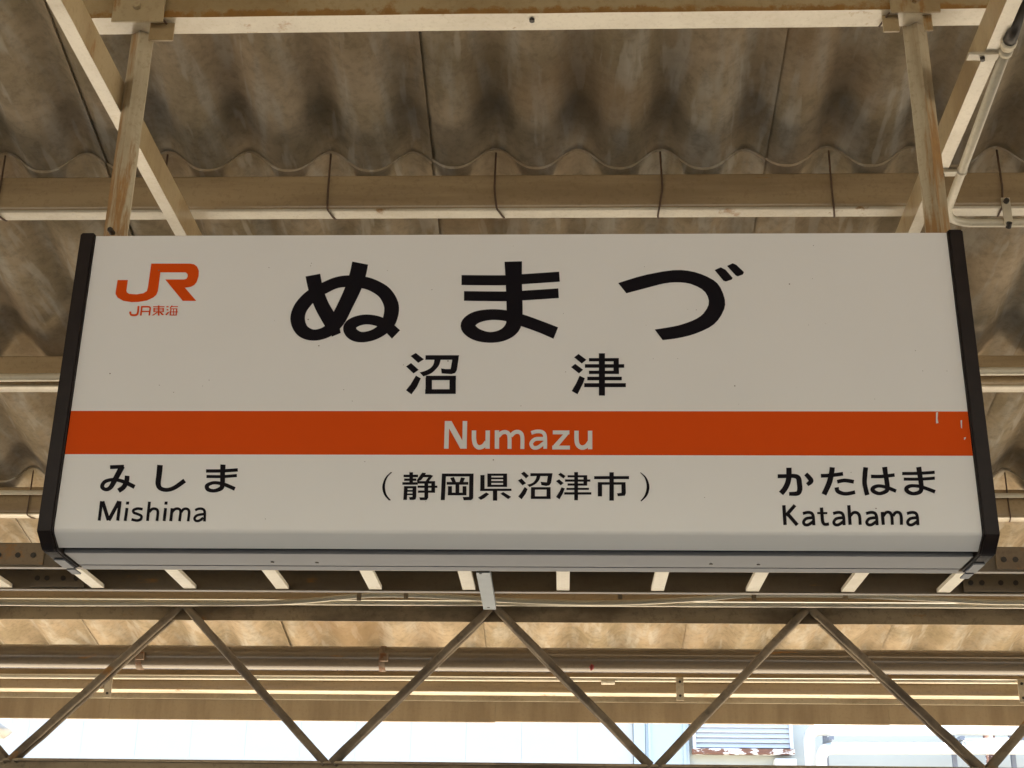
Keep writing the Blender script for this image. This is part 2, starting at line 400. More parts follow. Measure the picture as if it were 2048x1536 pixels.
# face: flat sheet folded back along the bottom edge
prof = [(0, ZT), (0, ZL+.006), (.0015, ZL+.001), (.005, ZL-.003), (BB, ZBT), (BB+.004, ZBT+.002), (.009, ZL+.001), (.006, ZL+.008), (.006, ZT)]
bm = bmesh.new()
A_ = [bm.verts.new((x0+.001, YS+a, z)) for a, z in prof]; B_ = [bm.verts.new((x1-.001, YS+a, z)) for a, z in prof]
for j in range(len(prof)): bm.faces.new((A_[j], A_[(j+1) % len(prof)], B_[(j+1) % len(prof)], B_[j]))
bm.faces.new(A_[::-1]); bm.faces.new(B_)
obj('face_panel', bm, M['acrylic'], sign, True, 30)
for s in (-1, 1):                               # end caps: same folded outline, a little proud of the face
    xa = x0-.030 if s < 0 else x1; xb = xa+.030
    pf = [(-.007, ZT+.005), (-.007, ZL+.001), (-.005, ZL-.004), (BB-.003, ZBT-.008), (D-.02, ZBT-.008), (D, ZBT+.02), (D, ZT+.005)]
    bm = bmesh.new(); a = [bm.verts.new((xa, YS+p_, z)) for p_, z in pf]; c = [bm.verts.new((xb, YS+p_, z)) for p_, z in pf]
    for j in range(len(pf)): bm.faces.new((a[j], a[(j+1) % len(pf)], c[(j+1) % len(pf)], c[j]))
    bm.faces.new(a[::-1]); bm.faces.new(c)
    bmesh.ops.bevel(bm, geom=list(bm.edges), offset=.003, segments=2, affect='EDGES')
    obj('end_cap', bm, M['cap'], sign, True, 40)
obj('housing', BX(x0+.002, YS+.012, ZL-.004, x1-.002, YS+D-.006, ZT-.004), M['dark'], sign)
obj('bottom_panel', BX(x0+.004, YS+BB+.022, ZBT-.004, x1-.004, YS+D-.034, ZBT+.012, bevel=.002), M['alu'], sign)
obj('bottom_strip', BX(x0+.004, YS+D-.031, ZBT-.004, x1-.004, YS+D, ZBT+.012, bevel=.002), M['alu'], sign)
for s in (-1, 1):
    xe = x0-.024 if s < 0 else x1+.003
    obj('corner_bracket', BX(xe, YS+.085, ZBT-.012, xe+.021, YS+D-.036, ZBT-.0085, bevel=.001), M['alu'], sign)
    obj('corner_bracket', BX(xe+.002, YS+D-.026, ZBT-.012, xe+.019, YS+D+.012, ZBT-.0085, bevel=.001), M['alu'], sign)
obj('top_plate', BX(x0+.003, YS+.010, ZT-.003, x1-.003, YS+D-.004, ZT+.001), M['alu'], sign)
for u, v in ((545, 1124), (634, 1125), (1422, 1128), (1517, 1129)):
    q = atz(u, v, ZBT-.004); obj('screw', TB([q+Vector((0, 0, -.0015)), q+Vector((0, 0, .004))], .0035, 8), M['steel_bolt'], sign)
for xx in (at(226, 470, 2.6).x, at(1876, 464, 2.6).x):
    obj('hanger_foot', BX(xx-.03, 2.585, ZT+.0012, xx+.03, 2.635, ZT+.010), M['cream_rust'], sign)
q = at(222, 466, 2.58); obj('clamp_bolt', TB([q+Vector((0, -.01, .004)), q+Vector((0, .012, .004))], .006, 6), M['steel_bolt'], sign)

def plane_at(u, v, lift): return at(u, v, YS-lift)
zst, zsb = plane_at(1040, 822.5, 0).z, plane_at(1040, 910, 0).z
obj('stripe', BX(x0+.0012, YS-.0005, zsb, x1-.0012, YS+.001, zst), M['orange'], sign)

# ---- lettering: strokes measured on the photograph, laid as cut film on the face
def crom(pts, n=6):
    out = []; m = len(pts)
    for i in range(m-1):
        p0, p1, p2, p3 = pts[max(i-1, 0)], pts[i], pts[i+1], pts[min(i+2, m-1)]
        for j in range(n):
            t = j/n
            out.append(tuple(.5*((2*b) + (c-a)*t + (2*a-5*b+4*c-d)*t*t + (-a+3*b-3*c+d)*t**3) for a, b, c, d in zip(p0, p1, p2, p3)))
    out.append(pts[-1]); return out
def glyphs(name, mat, origin, sc, strokes, base=.0007, parent=None):
    bm = bmesh.new(); k = [0]
    def V(p, l): return bm.verts.new(plane_at(origin[0]+p[0]/sc, origin[1]+p[1]/sc, l))
    for st in strokes:
        kind = st[0]; lift = base + .00006*(k[0] % 12); k[0] += 1
        if kind == 'P':
            bm.faces.new([V(p, lift) for p in st[1:]])
        elif kind == 'R':
            a, b_, c, d = st[1:]; bm.faces.new([V(p, lift) for p in ((a, b_), (c, b_), (c, d), (a, d))])
        elif kind == 'E':
            L, R = crom(st[1], 8), crom(st[2], 8); n = 28
            def rs(q): return [q[min(len(q)-1, round(i*(len(q)-1)/n))] for i in range(n+1)]
            L, R = rs(L), rs(R); pl = [V(p, lift) for p in L]; pr_ = [V(p, lift) for p in R]
            for i in range(n): bm.faces.new((pl[i], pl[i+1], pr_[i+1], pr_[i]))
        else:
            w_ = st[1]; pts = st[2:]
            if isinstance(w_, (int, float)): w_ = [w_]*len(pts)
            q = [(p[0], p[1], ww) for p, ww in zip(pts, w_)]
            if kind == 'S' and len(q) > 2: q = crom(q, 7)
            le, re_ = [], []; m = len(q)
            for i in range(m):
                a, c = q[max(i-1, 0)], q[min(i+1, m-1)]
                dx, dy = c[0]-a[0], c[1]-a[1]; L = math.hypot(dx, dy) or 1
                nx, ny = -dy/L*q[i][2]/2, dx/L*q[i][2]/2
                ll = lift + .00005*i/m
                le.append(V((q[i][0]+nx, q[i][1]+ny), ll)); re_.append(V((q[i][0]-nx, q[i][1]-ny), ll))
            for i in range(m-1): bm.faces.new((le[i], le[i+1], re_[i+1], re_[i]))
    bm.normal_update()
    for f in bm.faces:
        if f.normal.y > 0: f.normal_flip()
    me = bpy.data.meshes.new(name); bm.to_mesh(me); bm.free()
    return link(name, me, mat, sign)
P_, R_, S_, L_, E_ = 'P', 'R', 'S', 'L', 'E'
glyphs('kana_lettering', M['ink'], (570, 510), 8.084, [
    (S_, [240, 240, 235, 235, 235, 150], (450, 325), (470, 430), (508, 590), (597, 820), (740, 1080), (830, 1290)),
    (S_, [262, 262, 255, 240, 240, 190, 180, 215, 235, 225, 215, 200, 185, 180, 190, 195, 205, 225, 240, 225, 190, 170, 170, 200, 210, 175, 160, 165, 175, 190],
     (1215, 130), (1175, 320), (1100, 540), (985, 790), (850, 1050), (690, 1230), (470, 1295), (285, 1225), (207, 1060), (235, 890), (345, 735), (480, 620), (640, 530), (830, 448), (1030, 424), (1290, 448), (1480, 520), (1630, 635), (1722, 830), (1690, 1050), (1590, 1190), (1430, 1290), (1240, 1328), (1100, 1280), (1045, 1180), (1120, 1090), (1300, 1042), (1500, 1070), (1660, 1160), (1795, 1285))])
glyphs('kana_lettering', M['ink'], (910, 510), 8.086, [
    (S_, 162, (105, 405), (800, 408), (1100, 390), (1690, 350)),
    (S_, 157, (145, 662), (800, 668), (1100, 655), (1675, 618)),
    (S_, [282, 265, 260, 258, 240, 195, 175, 205, 235, 200, 175, 175, 190, 190, 200], (942, 105), (950, 400), (960, 700), (962, 1000), (925, 1170), (780, 1290), (560, 1332), (330, 1275), (207, 1145), (320, 1020), (560, 965), (830, 982), (1100, 1060), (1380, 1160), (1630, 1262))])
glyphs('kana_lettering', M['ink'], (1220, 510), 7.314, [
    (E_, [(120, 410), (500, 295), (920, 222), (1200, 240), (1450, 330), (1600, 450), (1685, 680), (1640, 860), (1500, 1030), (1250, 1150), (1000, 1215), (770, 1245)],
     [(240, 560), (560, 475), (800, 415), (1010, 400), (1200, 430), (1380, 530), (1447, 690), (1380, 840), (1250, 940), (1050, 1015), (900, 1050), (655, 1090)]),
    (P_, (1530, 220), (1620, 180), (1690, 215), (1795, 335), (1780, 360), (1695, 388), (1660, 375)),
    (P_, (1712, 160), (1795, 120), (1850, 145), (1960, 250), (1945, 285), (1870, 312), (1840, 300))])
glyphs('kanji_lettering', M['ink'], (800, 700), 15.36, [
    (P_, (325, 185), (485, 90), (735, 285), (560, 395)), (P_, (185, 505), (340, 400), (575, 610), (415, 720)),
    (P_, (490, 785), (640, 870), (520, 1130), (350, 1365), (185, 1235), (330, 1050)),
    (P_, (785, 160), (1815, 160), (1745, 620), (1690, 710), (1580, 740), (1280, 720), (1260, 565), (1400, 585), (1555, 585), (1605, 300), (780, 300)),
    (E_, [(1060, 280), (1030, 430), (950, 540), (800, 630), (605, 690)], [(1255, 280), (1200, 460), (1090, 600), (950, 720), (720, 810)]),
    (R_, 795, 790, 1718, 925), (R_, 775, 1205, 1712, 1348), (R_, 785, 850, 982, 1290), (R_, 1520, 850, 1714, 1290)])
glyphs('kanji_lettering', M['ink'], (1130, 700), 15.36, [
    (P_, (280, 225), (415, 120), (660, 300), (515, 415)), (P_, (185, 525), (315, 425), (555, 605), (430, 720)), (P_, (450, 790), (610, 865), (560, 1010), (385, 1360), (205, 1260), (340, 1030)),
    (R_, 1040, 100, 1228, 1400), (R_, 735, 248, 1650, 350), (R_, 610, 435, 1820, 545), (R_, 735, 635, 1660, 735), (R_, 685, 820, 1745, 930), (R_, 590, 1018, 1870, 1140), (R_, 1490, 248, 1655, 735)])
glyphs('roman_lettering', M['letter_white'], (870, 830), 6.206, [
    (L_, 56, (150, 75), (140, 418)), (P_, (125, 75), (205, 75), (395, 415), (315, 418)), (L_, 56, (372, 75), (365, 418)),
    (S_, 55, (484, 192), (484, 300), (502, 370), (545, 402), (600, 385), (640, 335)), (L_, 55, (655, 192), (652, 418)),
    (L_, 55, (770, 190), (768, 420)), (S_, 50, (785, 265), (830, 220), (888, 215), (922, 262), (925, 420)), (S_, 50, (940, 260), (990, 215), (1050, 215), (1083, 268), (1083, 422)),
    (S_, 46, (1195, 222), (1260, 205), (1330, 212), (1365, 262), (1368, 420)), (S_, 46, (1348, 295), (1245, 300), (1195, 350), (1215, 400), (1275, 403), (1355, 345)),
    (R_, 1462, 192, 1668, 240), (P_, (1595, 235), (1668, 225), (1535, 385), (1455, 390)), (R_, 1455, 380, 1675, 428),
    (S_, 55, (1757, 195), (1757, 310), (1775, 375), (1825, 405), (1880, 385), (1918, 335)), (L_, 55, (1925, 195), (1925, 425))], base=.0014)
glyphs('kana_lettering', M['ink'], (190, 920), 6.827, [
    (L_, 52, (205, 98), (395, 90)), (S_, [75, 72, 60, 50, 55, 50, 48, 48, 55, 58], (372, 85), (275, 265), (210, 375), (145, 402), (97, 365), (130, 300), (220, 270), (330, 278), (440, 318), (540, 368)),
    (S_, 65, (440, 215), (430, 290), (390, 370), (320, 420)),
    ])
glyphs('kana_lettering', M['ink'], (190, 920), 6.827, [
    (S_, [78, 75, 72, 60, 55, 58, 62], (888, 68), (875, 200), (862, 325), (895, 388), (985, 408), (1090, 375), (1225, 280)),
    ])
glyphs('kana_lettering', M['ink'], (190, 920), 6.827, [
    (S_, 46, (1515, 150), (1740, 148), (1950, 135)), (S_, 42, (1522, 225), (1740, 226), (1938, 212)),
    (S_, [72, 68, 66, 60, 48, 55, 60, 48, 45, 50, 52], (1748, 62), (1742, 180), (1740, 320), (1722, 385), (1630, 420), (1548, 405), (1527, 362), (1560, 328), (1640, 310), (1760, 332), (1910, 395))])
glyphs('roman_lettering', M['ink'], (185, 990), 8.533, [
    (L_, 52, (154, 105), (115, 437)), (L_, 62, (172, 108), (272, 432)), (L_, 62, (452, 108), (276, 432)), (L_, 54, (470, 105), (430, 437)),
    (P_, (575, 112), (627, 112), (622, 163), (570, 163)), (L_, 50, (588, 220), (558, 442)),
    (S_, 46, (855, 242), (770, 232), (700, 258), (708, 302), (770, 325), (832, 358), (825, 410), (760, 435), (665, 415)),
    (L_, 50, (972, 115), (938, 442)), (S_, 46, (968, 290), (1020, 238), (1085, 240), (1115, 290), (1100, 442)),
    (P_, (1232, 112), (1283, 112), (1277, 165), (1226, 165)), (L_, 50, (1247, 222), (1222, 445)),
    (L_, 50, (1358, 225), (1335, 445)), (S_, 46, (1360, 290), (1405, 242), (1468, 236), (1502, 282), (1485, 447)), (S_, 46, (1512, 292), (1556, 242), (1618, 240), (1648, 290), (1632, 450)),
    (S_, 44, (1752, 260), (1810, 235), (1880, 240), (1914, 290), (1912, 452)), (S_, 44, (1898, 325), (1790, 345), (1742, 395), (1762, 438), (1820, 438), (1892, 388))])
glyphs('kanji_lettering', M['ink'], (755, 935), 13.653, [
    (E_, [(360, 125), (210, 280), (130, 520), (180, 740), (310, 900)], [(400, 130), (270, 270), (205, 480), (240, 720), (370, 895)]),
    (R_, 870, 130, 968, 470), (R_, 712, 195, 1108, 265), (R_, 728, 300, 1062, 365), (R_, 678, 402, 1100, 470), (R_, 725, 508, 1062, 570),
    (P_, (725, 510), (828, 510), (803, 885), (705, 885)), (P_, (1060, 510), (1058, 800), (1040, 865), (990, 885), (880, 885), (862, 812), (955, 800), (955, 510)), (R_, 800, 615, 1000, 660), (R_, 800, 710, 1000, 755),
    (P_, (1220, 140), (1325, 150), (1290, 215), (1190, 345), (1075, 392), (1080, 335), (1155, 230)), (P_, (1260, 195), (1440, 195), (1520, 225), (1390, 390), (1300, 390), (1390, 265), (1235, 265)),
    (R_, 1090, 372, 1570, 440), (R_, 1095, 495, 1635, 555), (R_, 1105, 628, 1560, 690), (R_, 1470, 372, 1572, 690),
    (P_, (1280, 372), (1385, 372), (1385, 830), (1340, 890), (1165, 890), (1140, 815), (1280, 815))])
glyphs('kanji_lettering', M['ink'], (875, 935), 13.653, [
    (R_, 120, 165, 985, 245), (P_, (120, 165), (235, 165), (200, 890), (88, 890)), (P_, (870, 165), (985, 165), (975, 840), (920, 890), (715, 895), (690, 805), (860, 800)),
    (P_, (345, 285), (450, 260), (505, 400), (405, 410)), (P_, (640, 270), (755, 285), (700, 410), (600, 400)), (R_, 250, 395, 840, 470), (R_, 490, 430, 595, 720), (R_, 285, 510, 395, 760), (R_, 685, 510, 790, 760), (R_, 280, 685, 785, 760),
    (R_, 1362, 165, 1470, 530), (R_, 1790, 165, 1900, 530), (R_, 1362, 165, 1900, 228), (R_, 1440, 272, 1830, 322), (R_, 1440, 368, 1830, 420), (R_, 1362, 470, 1900, 530),
    (R_, 1170, 205, 1285, 640), (R_, 1165, 578, 2020, 640), (R_, 1512, 600, 1630, 905), (P_, (1330, 680), (1410, 725), (1290, 830), (1185, 885), (1105, 825)), (P_, (1715, 715), (1795, 670), (2010, 800), (1930, 865))])
glyphs('kanji_lettering', M['ink'], (1030, 935), 13.653, [
    (P_, (165, 165), (245, 110), (378, 228), (302, 298)), (P_, (80, 350), (180, 300), (305, 430), (205, 488)), (P_, (265, 530), (345, 590), (290, 720), (180, 870), (88, 790), (180, 670)),
    (P_, (420, 155), (1025, 155), (985, 420), (940, 485), (850, 505), (720, 480), (700, 390), (870, 405), (895, 235), (420, 235)),
    (E_, [(590, 230), (560, 330), (480, 420), (330, 470)], [(695, 230), (660, 340), (560, 450), (400, 535)]),
    (R_, 440, 535, 970, 605), (R_, 432, 785, 972, 858), (R_, 436, 560, 545, 830), (R_, 862, 560, 972, 830),
    (P_, (1180, 195), (1245, 140), (1380, 235), (1325, 300)), (P_, (1118, 370), (1205, 322), (1330, 425), (1250, 488)), (P_, (1270, 540), (1360, 570), (1310, 700), (1215, 870), (1120, 805), (1220, 650)),
    (R_, 1618, 125, 1720, 895), (R_, 1435, 210, 1970, 270), (R_, 1365, 325, 2058, 388), (R_, 1435, 435, 1970, 495), (R_, 1405, 555, 2020, 612), (R_, 1345, 675, 2085, 740), (R_, 1870, 210, 1972, 495)])
glyphs('kanji_lettering', M['ink'], (1165, 935), 13.653, [
    (R_, 735, 130, 855, 905), (R_, 318, 235, 1272, 318), (R_, 420, 400, 1175, 470), (R_, 418, 400, 535, 790), (P_, (1060, 400), (1175, 400), (1185, 700), (1155, 770), (965, 785), (945, 705), (1065, 690)),
    (E_, [(1590, 130), (1750, 280), (1828, 520), (1770, 760), (1610, 925)], [(1575, 140), (1700, 290), (1752, 520), (1700, 750), (1580, 910)])])
glyphs('kana_lettering', M['ink'], (1545, 925), 12.047, [
    (S_, 130, (395, 125), (395, 320), (370, 480), (300, 630), (205, 745)),
    (S_, [95, 95, 100, 120, 125, 125, 110, 90], (125, 330), (330, 328), (520, 325), (622, 372), (650, 520), (655, 660), (600, 745), (400, 755)),
    (S_, [100, 110, 115, 90], (800, 275), (880, 360), (930, 450), (835, 535)),
    ])
glyphs('kana_lettering', M['ink'], (1545, 925), 12.047, [
    (S_, 90, (1165, 320), (1400, 310), (1700, 272)), (S_, [125, 125, 130, 125], (1440, 115), (1425, 240), (1370, 480), (1240, 770)),
    (S_, 92, (1560, 465), (1740, 432), (1960, 465)), (S_, [105, 100, 92, 90, 90], (1545, 598), (1570, 690), (1690, 745), (1820, 750), (1990, 715))])
glyphs('kana_lettering', M['ink'], (1715, 925), 12.047, [
    (S_, [115, 115, 110, 110], (198, 115), (180, 300), (175, 520), (235, 785)), (S_, 85, (325, 335), (600, 335), (895, 300)),
    (S_, [125, 115, 115, 112, 100, 85, 95, 105, 90, 80, 85, 85], (655, 108), (672, 250), (700, 420), (722, 600), (690, 690), (540, 748), (410, 710), (362, 645), (420, 585), (540, 565), (720, 605), (930, 690)),
    ])
glyphs('kana_lettering', M['ink'], (1715, 925), 12.047, [
    (S_, 76, (1075, 265), (1450, 262), (1860, 235)), (S_, 74, (1115, 400), (1500, 400), (1865, 375)),
    (S_, [125, 120, 115, 110, 100, 85, 95, 105, 92, 80, 82, 88], (1475, 108), (1500, 280), (1525, 450), (1540, 610), (1500, 710), (1355, 750), (1230, 715), (1175, 640), (1230, 580), (1355, 560), (1550, 590), (1870, 705))])
ka = [(L_, 48, (88, 72), (106, 347)), (L_, 48, (243, 72), (118, 215)), (L_, 50, (138, 190), (275, 348)),
      (L_, 46, (610, 105), (625, 290)), (S_, 44, (622, 240), (630, 305), (658, 338), (715, 332)), (L_, 30, (552, 181), (692, 182)),
      (L_, 46, (990, 72), (1008, 345)), (S_, 42, (1008, 222), (1055, 176), (1108, 180), (1140, 228), (1148, 345)),
      (L_, 44, (1455, 165), (1470, 345)), (S_, 42, (1470, 222), (1508, 173), (1560, 176), (1587, 228), (1595, 345)), (S_, 42, (1602, 222), (1643, 173), (1694, 178), (1718, 232), (1722, 345))]
for dx in (0, 420, 878, 1445):
    ka.append((S_, 42, *[(x+dx, y) for x, y in ((352, 188), (420, 172), (475, 185), (498, 238), (505, 350))]))
    ka.append((S_, 42, *[(x+dx, y) for x, y in ((490, 245), (400, 258), (362, 305), (382, 342), (430, 342), (495, 298))]))
glyphs('roman_lettering', M['ink'], (1555, 1000), 6.942, ka)
glyphs('company_lettering', M['orange'], (250, 605), 17.81, [
    (S_, 72, (482, 125), (462, 330), (420, 430), (300, 452), (205, 425), (185, 320)), (L_, 62, (602, 130), (560, 465)), (S_, 58, (590, 152), (830, 152), (892, 185), (890, 260), (862, 462)), (L_, 45, (580, 318), (880, 318)),
    (R_, 1000, 132, 1410, 163), (R_, 1030, 192, 1370, 218), (R_, 1030, 252, 1370, 275), (R_, 1030, 312, 1370, 340), (R_, 1010, 192, 1060, 340), (R_, 1335, 192, 1385, 340), (R_, 1172, 105, 1228, 465), (P_, (1130, 340), (1190, 340), (1020, 460), (950, 460)), (P_, (1220, 340), (1290, 340), (1390, 440), (1320, 455)),
    (P_, (1475, 130), (1550, 130), (1555, 172), (1475, 172)), (P_, (1475, 240), (1545, 240), (1545, 280), (1490, 285)), (P_, (1530, 330), (1590, 330), (1480, 460), (1430, 430)),
    (R_, 1640, 130, 1885, 160), (P_, (1650, 105), (1700, 115), (1620, 220), (1590, 200)), (R_, 1610, 210, 1860, 238), (R_, 1590, 432, 1850, 462), (P_, (1620, 210), (1660, 210), (1630, 462), (1585, 462)), (P_, (1825, 210), (1865, 210), (1840, 462), (1800, 462)), (R_, 1580, 320, 1880, 348), (R_, 1715, 215, 1745, 455)])
glyphs('company_logo', M['orange'], (200, 500), 6.827, [
    (P_, (240, 410), (380, 410), (360, 555), (368, 580), (400, 598), (500, 605), (590, 590), (640, 560), (655, 500), (700, 185), (1230, 185), (1285, 195), (1325, 225), (1350, 285), (1345, 360), (1318, 440), (1285, 480), (1240, 503), (1160, 515), (1315, 695), (1130, 695), (890, 402), (1150, 402), (1182, 392), (1198, 360), (1195, 328), (1170, 305), (825, 305), (790, 560), (770, 610), (730, 648), (640, 690), (520, 710), (430, 712), (320, 695), (240, 650), (212, 600), (215, 560))])
# chips in the orange film
glyphs('film_chip', M['letter_white'], (1860, 815), 1.0, [(P_, (12, 10), (16, 9), (15, 22), (17, 31), (12, 32)), (P_, (61, 26), (64, 25), (64, 42), (62, 40)), (P_, (68, 60), (72, 59), (71, 63), (68, 65))], base=.0014)
specks = []
for i in range(70):
    x, y = random.uniform(190, 1900), random.uniform(490, 1050)
    if not 815 < y < 915:
        r_ = random.choice((.6, .8, 1.0, 1.0, 1.7)); specks.append((P_, (x-r_, y), (x, y-r_*.8), (x+r_, y), (x+.2, y+r_)))
glyphs('dirt_specks', plain('sign_dirt', (.22, .17, .12), .8), (0, 0), 1, specks)['kind'] = 'stuff'

# ------------------------------------------------------------------ bent conduit beside the right-hand side beam
cond = thing('bent_conduit', 'cream conduit bending round under the first purlin beside the right hanger', 'conduit', tuple(atz(1925, 340, 3.33)))
zc = 3.322
p0, p1 = atz(2062, 20, zc), atz(2022, 92, zc)
pA = atz(1999, 137, zc); pB = atz(1908, 385, zc)
dirv = (pB-pA).normalized()
corner = pA + dirv*((atz(2000, 446, zc).y-pA.y)/dirv.y)
end = atz(2300, 447, zc); end = Vector((XR, corner.y, zc))
obj('pipe', TB(bend([pA-dirv*.09, corner, end], .085, 10), .0108, 14), M['conduit'], cond, True)
for k_, (l_, r_) in enumerate(((.060, .0145), (.078, .0130), (.090, .016))): obj('end_ring', TB([pA-dirv*(l_-.006), pA-dirv*(l_+.006)], r_, 14), M['conduit'], cond, True)
obj('socket', TB(bend([pA-dirv*.09, pA-dirv*.13, pA-dirv*.14+Vector((.02, 0, .06))], .03, 5), .0135, 14), M['steel_bolt'], cond, True)
def collar(p, d, r, l, mat, par, nm='coupling'): return obj(nm, TB([p-d*l/2, p+d*l/2], r, 14), mat, par, True)
cp = pA + dirv*((atz(1925, 342, zc)-pA).length); collar(cp, dirv, .0128, .010, M['conduit'], cond)
for q in (pA-dirv*.045, pA+dirv*((atz(1925, 345, zc)-pA).length)):
    obj('clamp', BX(q.x-.075, q.y-.011, zc-.004, q.x-.012, q.y+.011, zc+.0025, bevel=.001), M['conduit'], cond)
    obj('clamp_screw', TB([(q.x-.045, q.y, zc-.012), (q.x-.045, q.y, zc)], .005, 8), M['steel_bolt'], cond)
hx = atz(2012, 446, zc).x
cl = obj('hanger_clamp', BX(hx-.011, corner.y-.020, zc-.017, hx+.011, corner.y-.0165, zc+.062, bevel=.001), M['conduit'], cond)
obj('clamp_screw', TB([(hx, corner.y-.024, zc-.012), (hx, corner.y-.012, zc-.02)], .007, 8), M['steel_bolt'], cond)
obj('clamp_screw', TB([(hx, corner.y-.028, zc+.05), (hx, corner.y-.015, zc+.05)], .007, 8), M['steel_bolt'], cond)

# ------------------------------------------------------------------ conduits along the purlins
Y2 = Y1+PSP; Y3 = Y1+2*PSP
yc = Y2-.055
a, c = at(60, 755, yc), at(1975, 743, yc); d = (c-a)
o = obj('purlin_conduit', TB([a-d*1.2, a, c, c+d*1.2], .0125, 12), M['conduit'], None, True)
tag(o, 'cream conduit slanting slightly across the second purlin behind the sign', 'conduit')
yc = Y3-.045
a, c = at(30, 985, yc), at(2010, 991, yc); d = (c-a)
o = obj('purlin_conduit', TB([a-d*1.2, a, c, c+d*1.2], .0085, 12), M['conduit'], None, True)
tag(o, 'thin pale conduit along the upper web of the third purlin', 'conduit')

# ------------------------------------------------------------------ cable rack behind the sign
YRF, YRN, ZR = 4.3, 4.005, 2.651
rack = thing('cable_rack', 'cream ladder cable rack with flat rungs running behind the sign bottom', 'cable rack', (0, 4.17, ZR))
chan = [(0, 0), (.022, 0), (.022, .004), (.004, .004), (.004, .071), (.022, .071), (.022, .075), (0, .075)]
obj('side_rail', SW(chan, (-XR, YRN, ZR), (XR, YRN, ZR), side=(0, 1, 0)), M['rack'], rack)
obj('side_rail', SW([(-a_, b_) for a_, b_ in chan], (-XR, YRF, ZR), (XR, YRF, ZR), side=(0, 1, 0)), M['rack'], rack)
xr0 = (at(1126, 1165, 4.25).x)
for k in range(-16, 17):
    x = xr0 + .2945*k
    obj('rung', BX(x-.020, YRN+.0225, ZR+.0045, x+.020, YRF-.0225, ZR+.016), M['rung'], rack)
def splice(u, un, far):
    Y = YRF-.0245 if far else YRN-.0035
    if far: xa, xb = at(u, 1160, Y).x, at(un, 1160, Y).x
    else: xa, xb = at(u, 1110, Y).x, at(un, 1110, Y).x
    pl_ = obj('splice_plate', BX(xa, Y-.003, ZR+.006, xb, Y+.003, ZR+.070, bevel=.001), M['rack_rust'] if not far else M['rack'], rack)
    for f_ in (.12, .30, .60, .84):
        x = xa + (xb-xa)*f_
        obj('bolt', TB([(x, Y-.0055, ZR+.035), (x, Y-.002, ZR+.035)], .0085, 8), M['steel_bolt'], pl_)
splice(-40, 88, False); splice(1990, 2120, False); splice(62, 170, True); splice(1925, 2050, True)
# galvanised support channel under the rack
q0, q1 = atz(955, 1120, ZR-.024), atz(976, 1219, ZR-.024)
wch = atz(992, 1219, ZR-.024).x - atz(967, 1219, ZR-.024).x
xm = atz(979.5, 1219, ZR-.024).x; xm0 = atz(969, 1160, ZR-.024).x
bm = bmesh.new(); sweep(bm, [(-wch/2, 0), (wch/2, 0), (wch/2, .019), (wch/2-.003, .019), (wch/2-.003, .003), (-wch/2+.003, .003), (-wch/2+.003, .019), (-wch/2, .019)], (xm0-.0, YRN-.05, ZR-.024), (xm, q1.y, ZR-.024), side=(1, 0, 0))
sc_ = obj('support_channel', bm, M['galv'], rack)
for u, v in ((961, 1147), (977, 1215)):
    q = atz(u, v, ZR-.0245); obj('slot', BX(q.x-.004, q.y-.004, ZR-.0252, q.x+.004, q.y+.004, ZR-.022), M['dark'], sc_)
for sx in (-3.3, 3.3):
    obj('drop_rod', TB([(sx, (YRN+YRF)/2, ZR+.01), (sx, (YRN+YRF)/2, rz(4.17)+.01)], .006, 8), M['hook'], rack, True)
for k, (yy, zz, rr_, sg) in enumerate(((4.062, ZR+.025, .006, .004), (4.095, ZR+.025, .0055, .006))):
    pts = [(x_*.25-6, yy+.008*math.sin(x_*.7+k), zz + sg*abs(math.sin(x_*.52+k))) for x_ in range(49)]
    o = obj('cable', TB(pts, rr_, 8), M['cable'], None, True)
    tag(o, ['thin black cable lying on the rungs hard against the rack side rail', 'thin black cable lying on the rungs a hand off the rack side rail'][k], 'cable', 'cables lying in the cable rack')

# ------------------------------------------------------------------ lattice girder
YT = 4.9
gird = thing('lattice_girder', 'long brown lattice girder with zigzag bars between two angle chords', 'girder', (0, YT, 2.45))
zt0, zt1 = at(1000, 1244, YT).z, at(1000, 1213, YT).z
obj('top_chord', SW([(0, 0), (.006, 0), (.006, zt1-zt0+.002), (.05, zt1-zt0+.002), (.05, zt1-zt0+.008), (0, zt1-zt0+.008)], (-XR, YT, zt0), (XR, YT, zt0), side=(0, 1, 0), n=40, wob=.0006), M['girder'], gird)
zb1 = at(1000, 1527, YT).z
obj('top_flange', SW([(0, 0), (.055, 0), (.055, .006), (0, .006)], (-XR, YT-.0575, zt1+.003), (XR, YT-.0575, zt1+.003), side=(0, 1, 0)), M['flange_dark'], gird)  # dark strip covering the brightly lit purlin web behind
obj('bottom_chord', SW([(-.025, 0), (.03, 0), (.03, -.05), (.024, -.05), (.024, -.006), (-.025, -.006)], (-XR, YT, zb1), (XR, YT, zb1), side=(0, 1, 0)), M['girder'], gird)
ax = [at(372, 1216, YT).x, at(987, 1216, YT).x, at(1620, 1216, YT).x]; sp = (ax[2]-ax[0])/2
for yo in (-.0145, .021):
    for k in range(-5, 6):
        xa = ax[1] + sp*k
        for s in (-1, 1):
            top = Vector((xa + s*.006, YT+yo, zt1-.006)); bot = Vector((xa + s*(sp/2-.012), YT+yo, zb1-.004))
            ap = Vector((xa, YT+yo, zt1-.0015)) if s > 0 else None
            pts = [top + (bot-top)*(i/12) + Vector((random.uniform(-.0012, .0012), random.uniform(-.001, .001), random.uniform(-.0012, .0012))) for i in range(13)]
            if ap: pts = [ap] + pts
            obj('lattice_bar', TB(pts, .0142, 8), M['lattice'], gird, True)
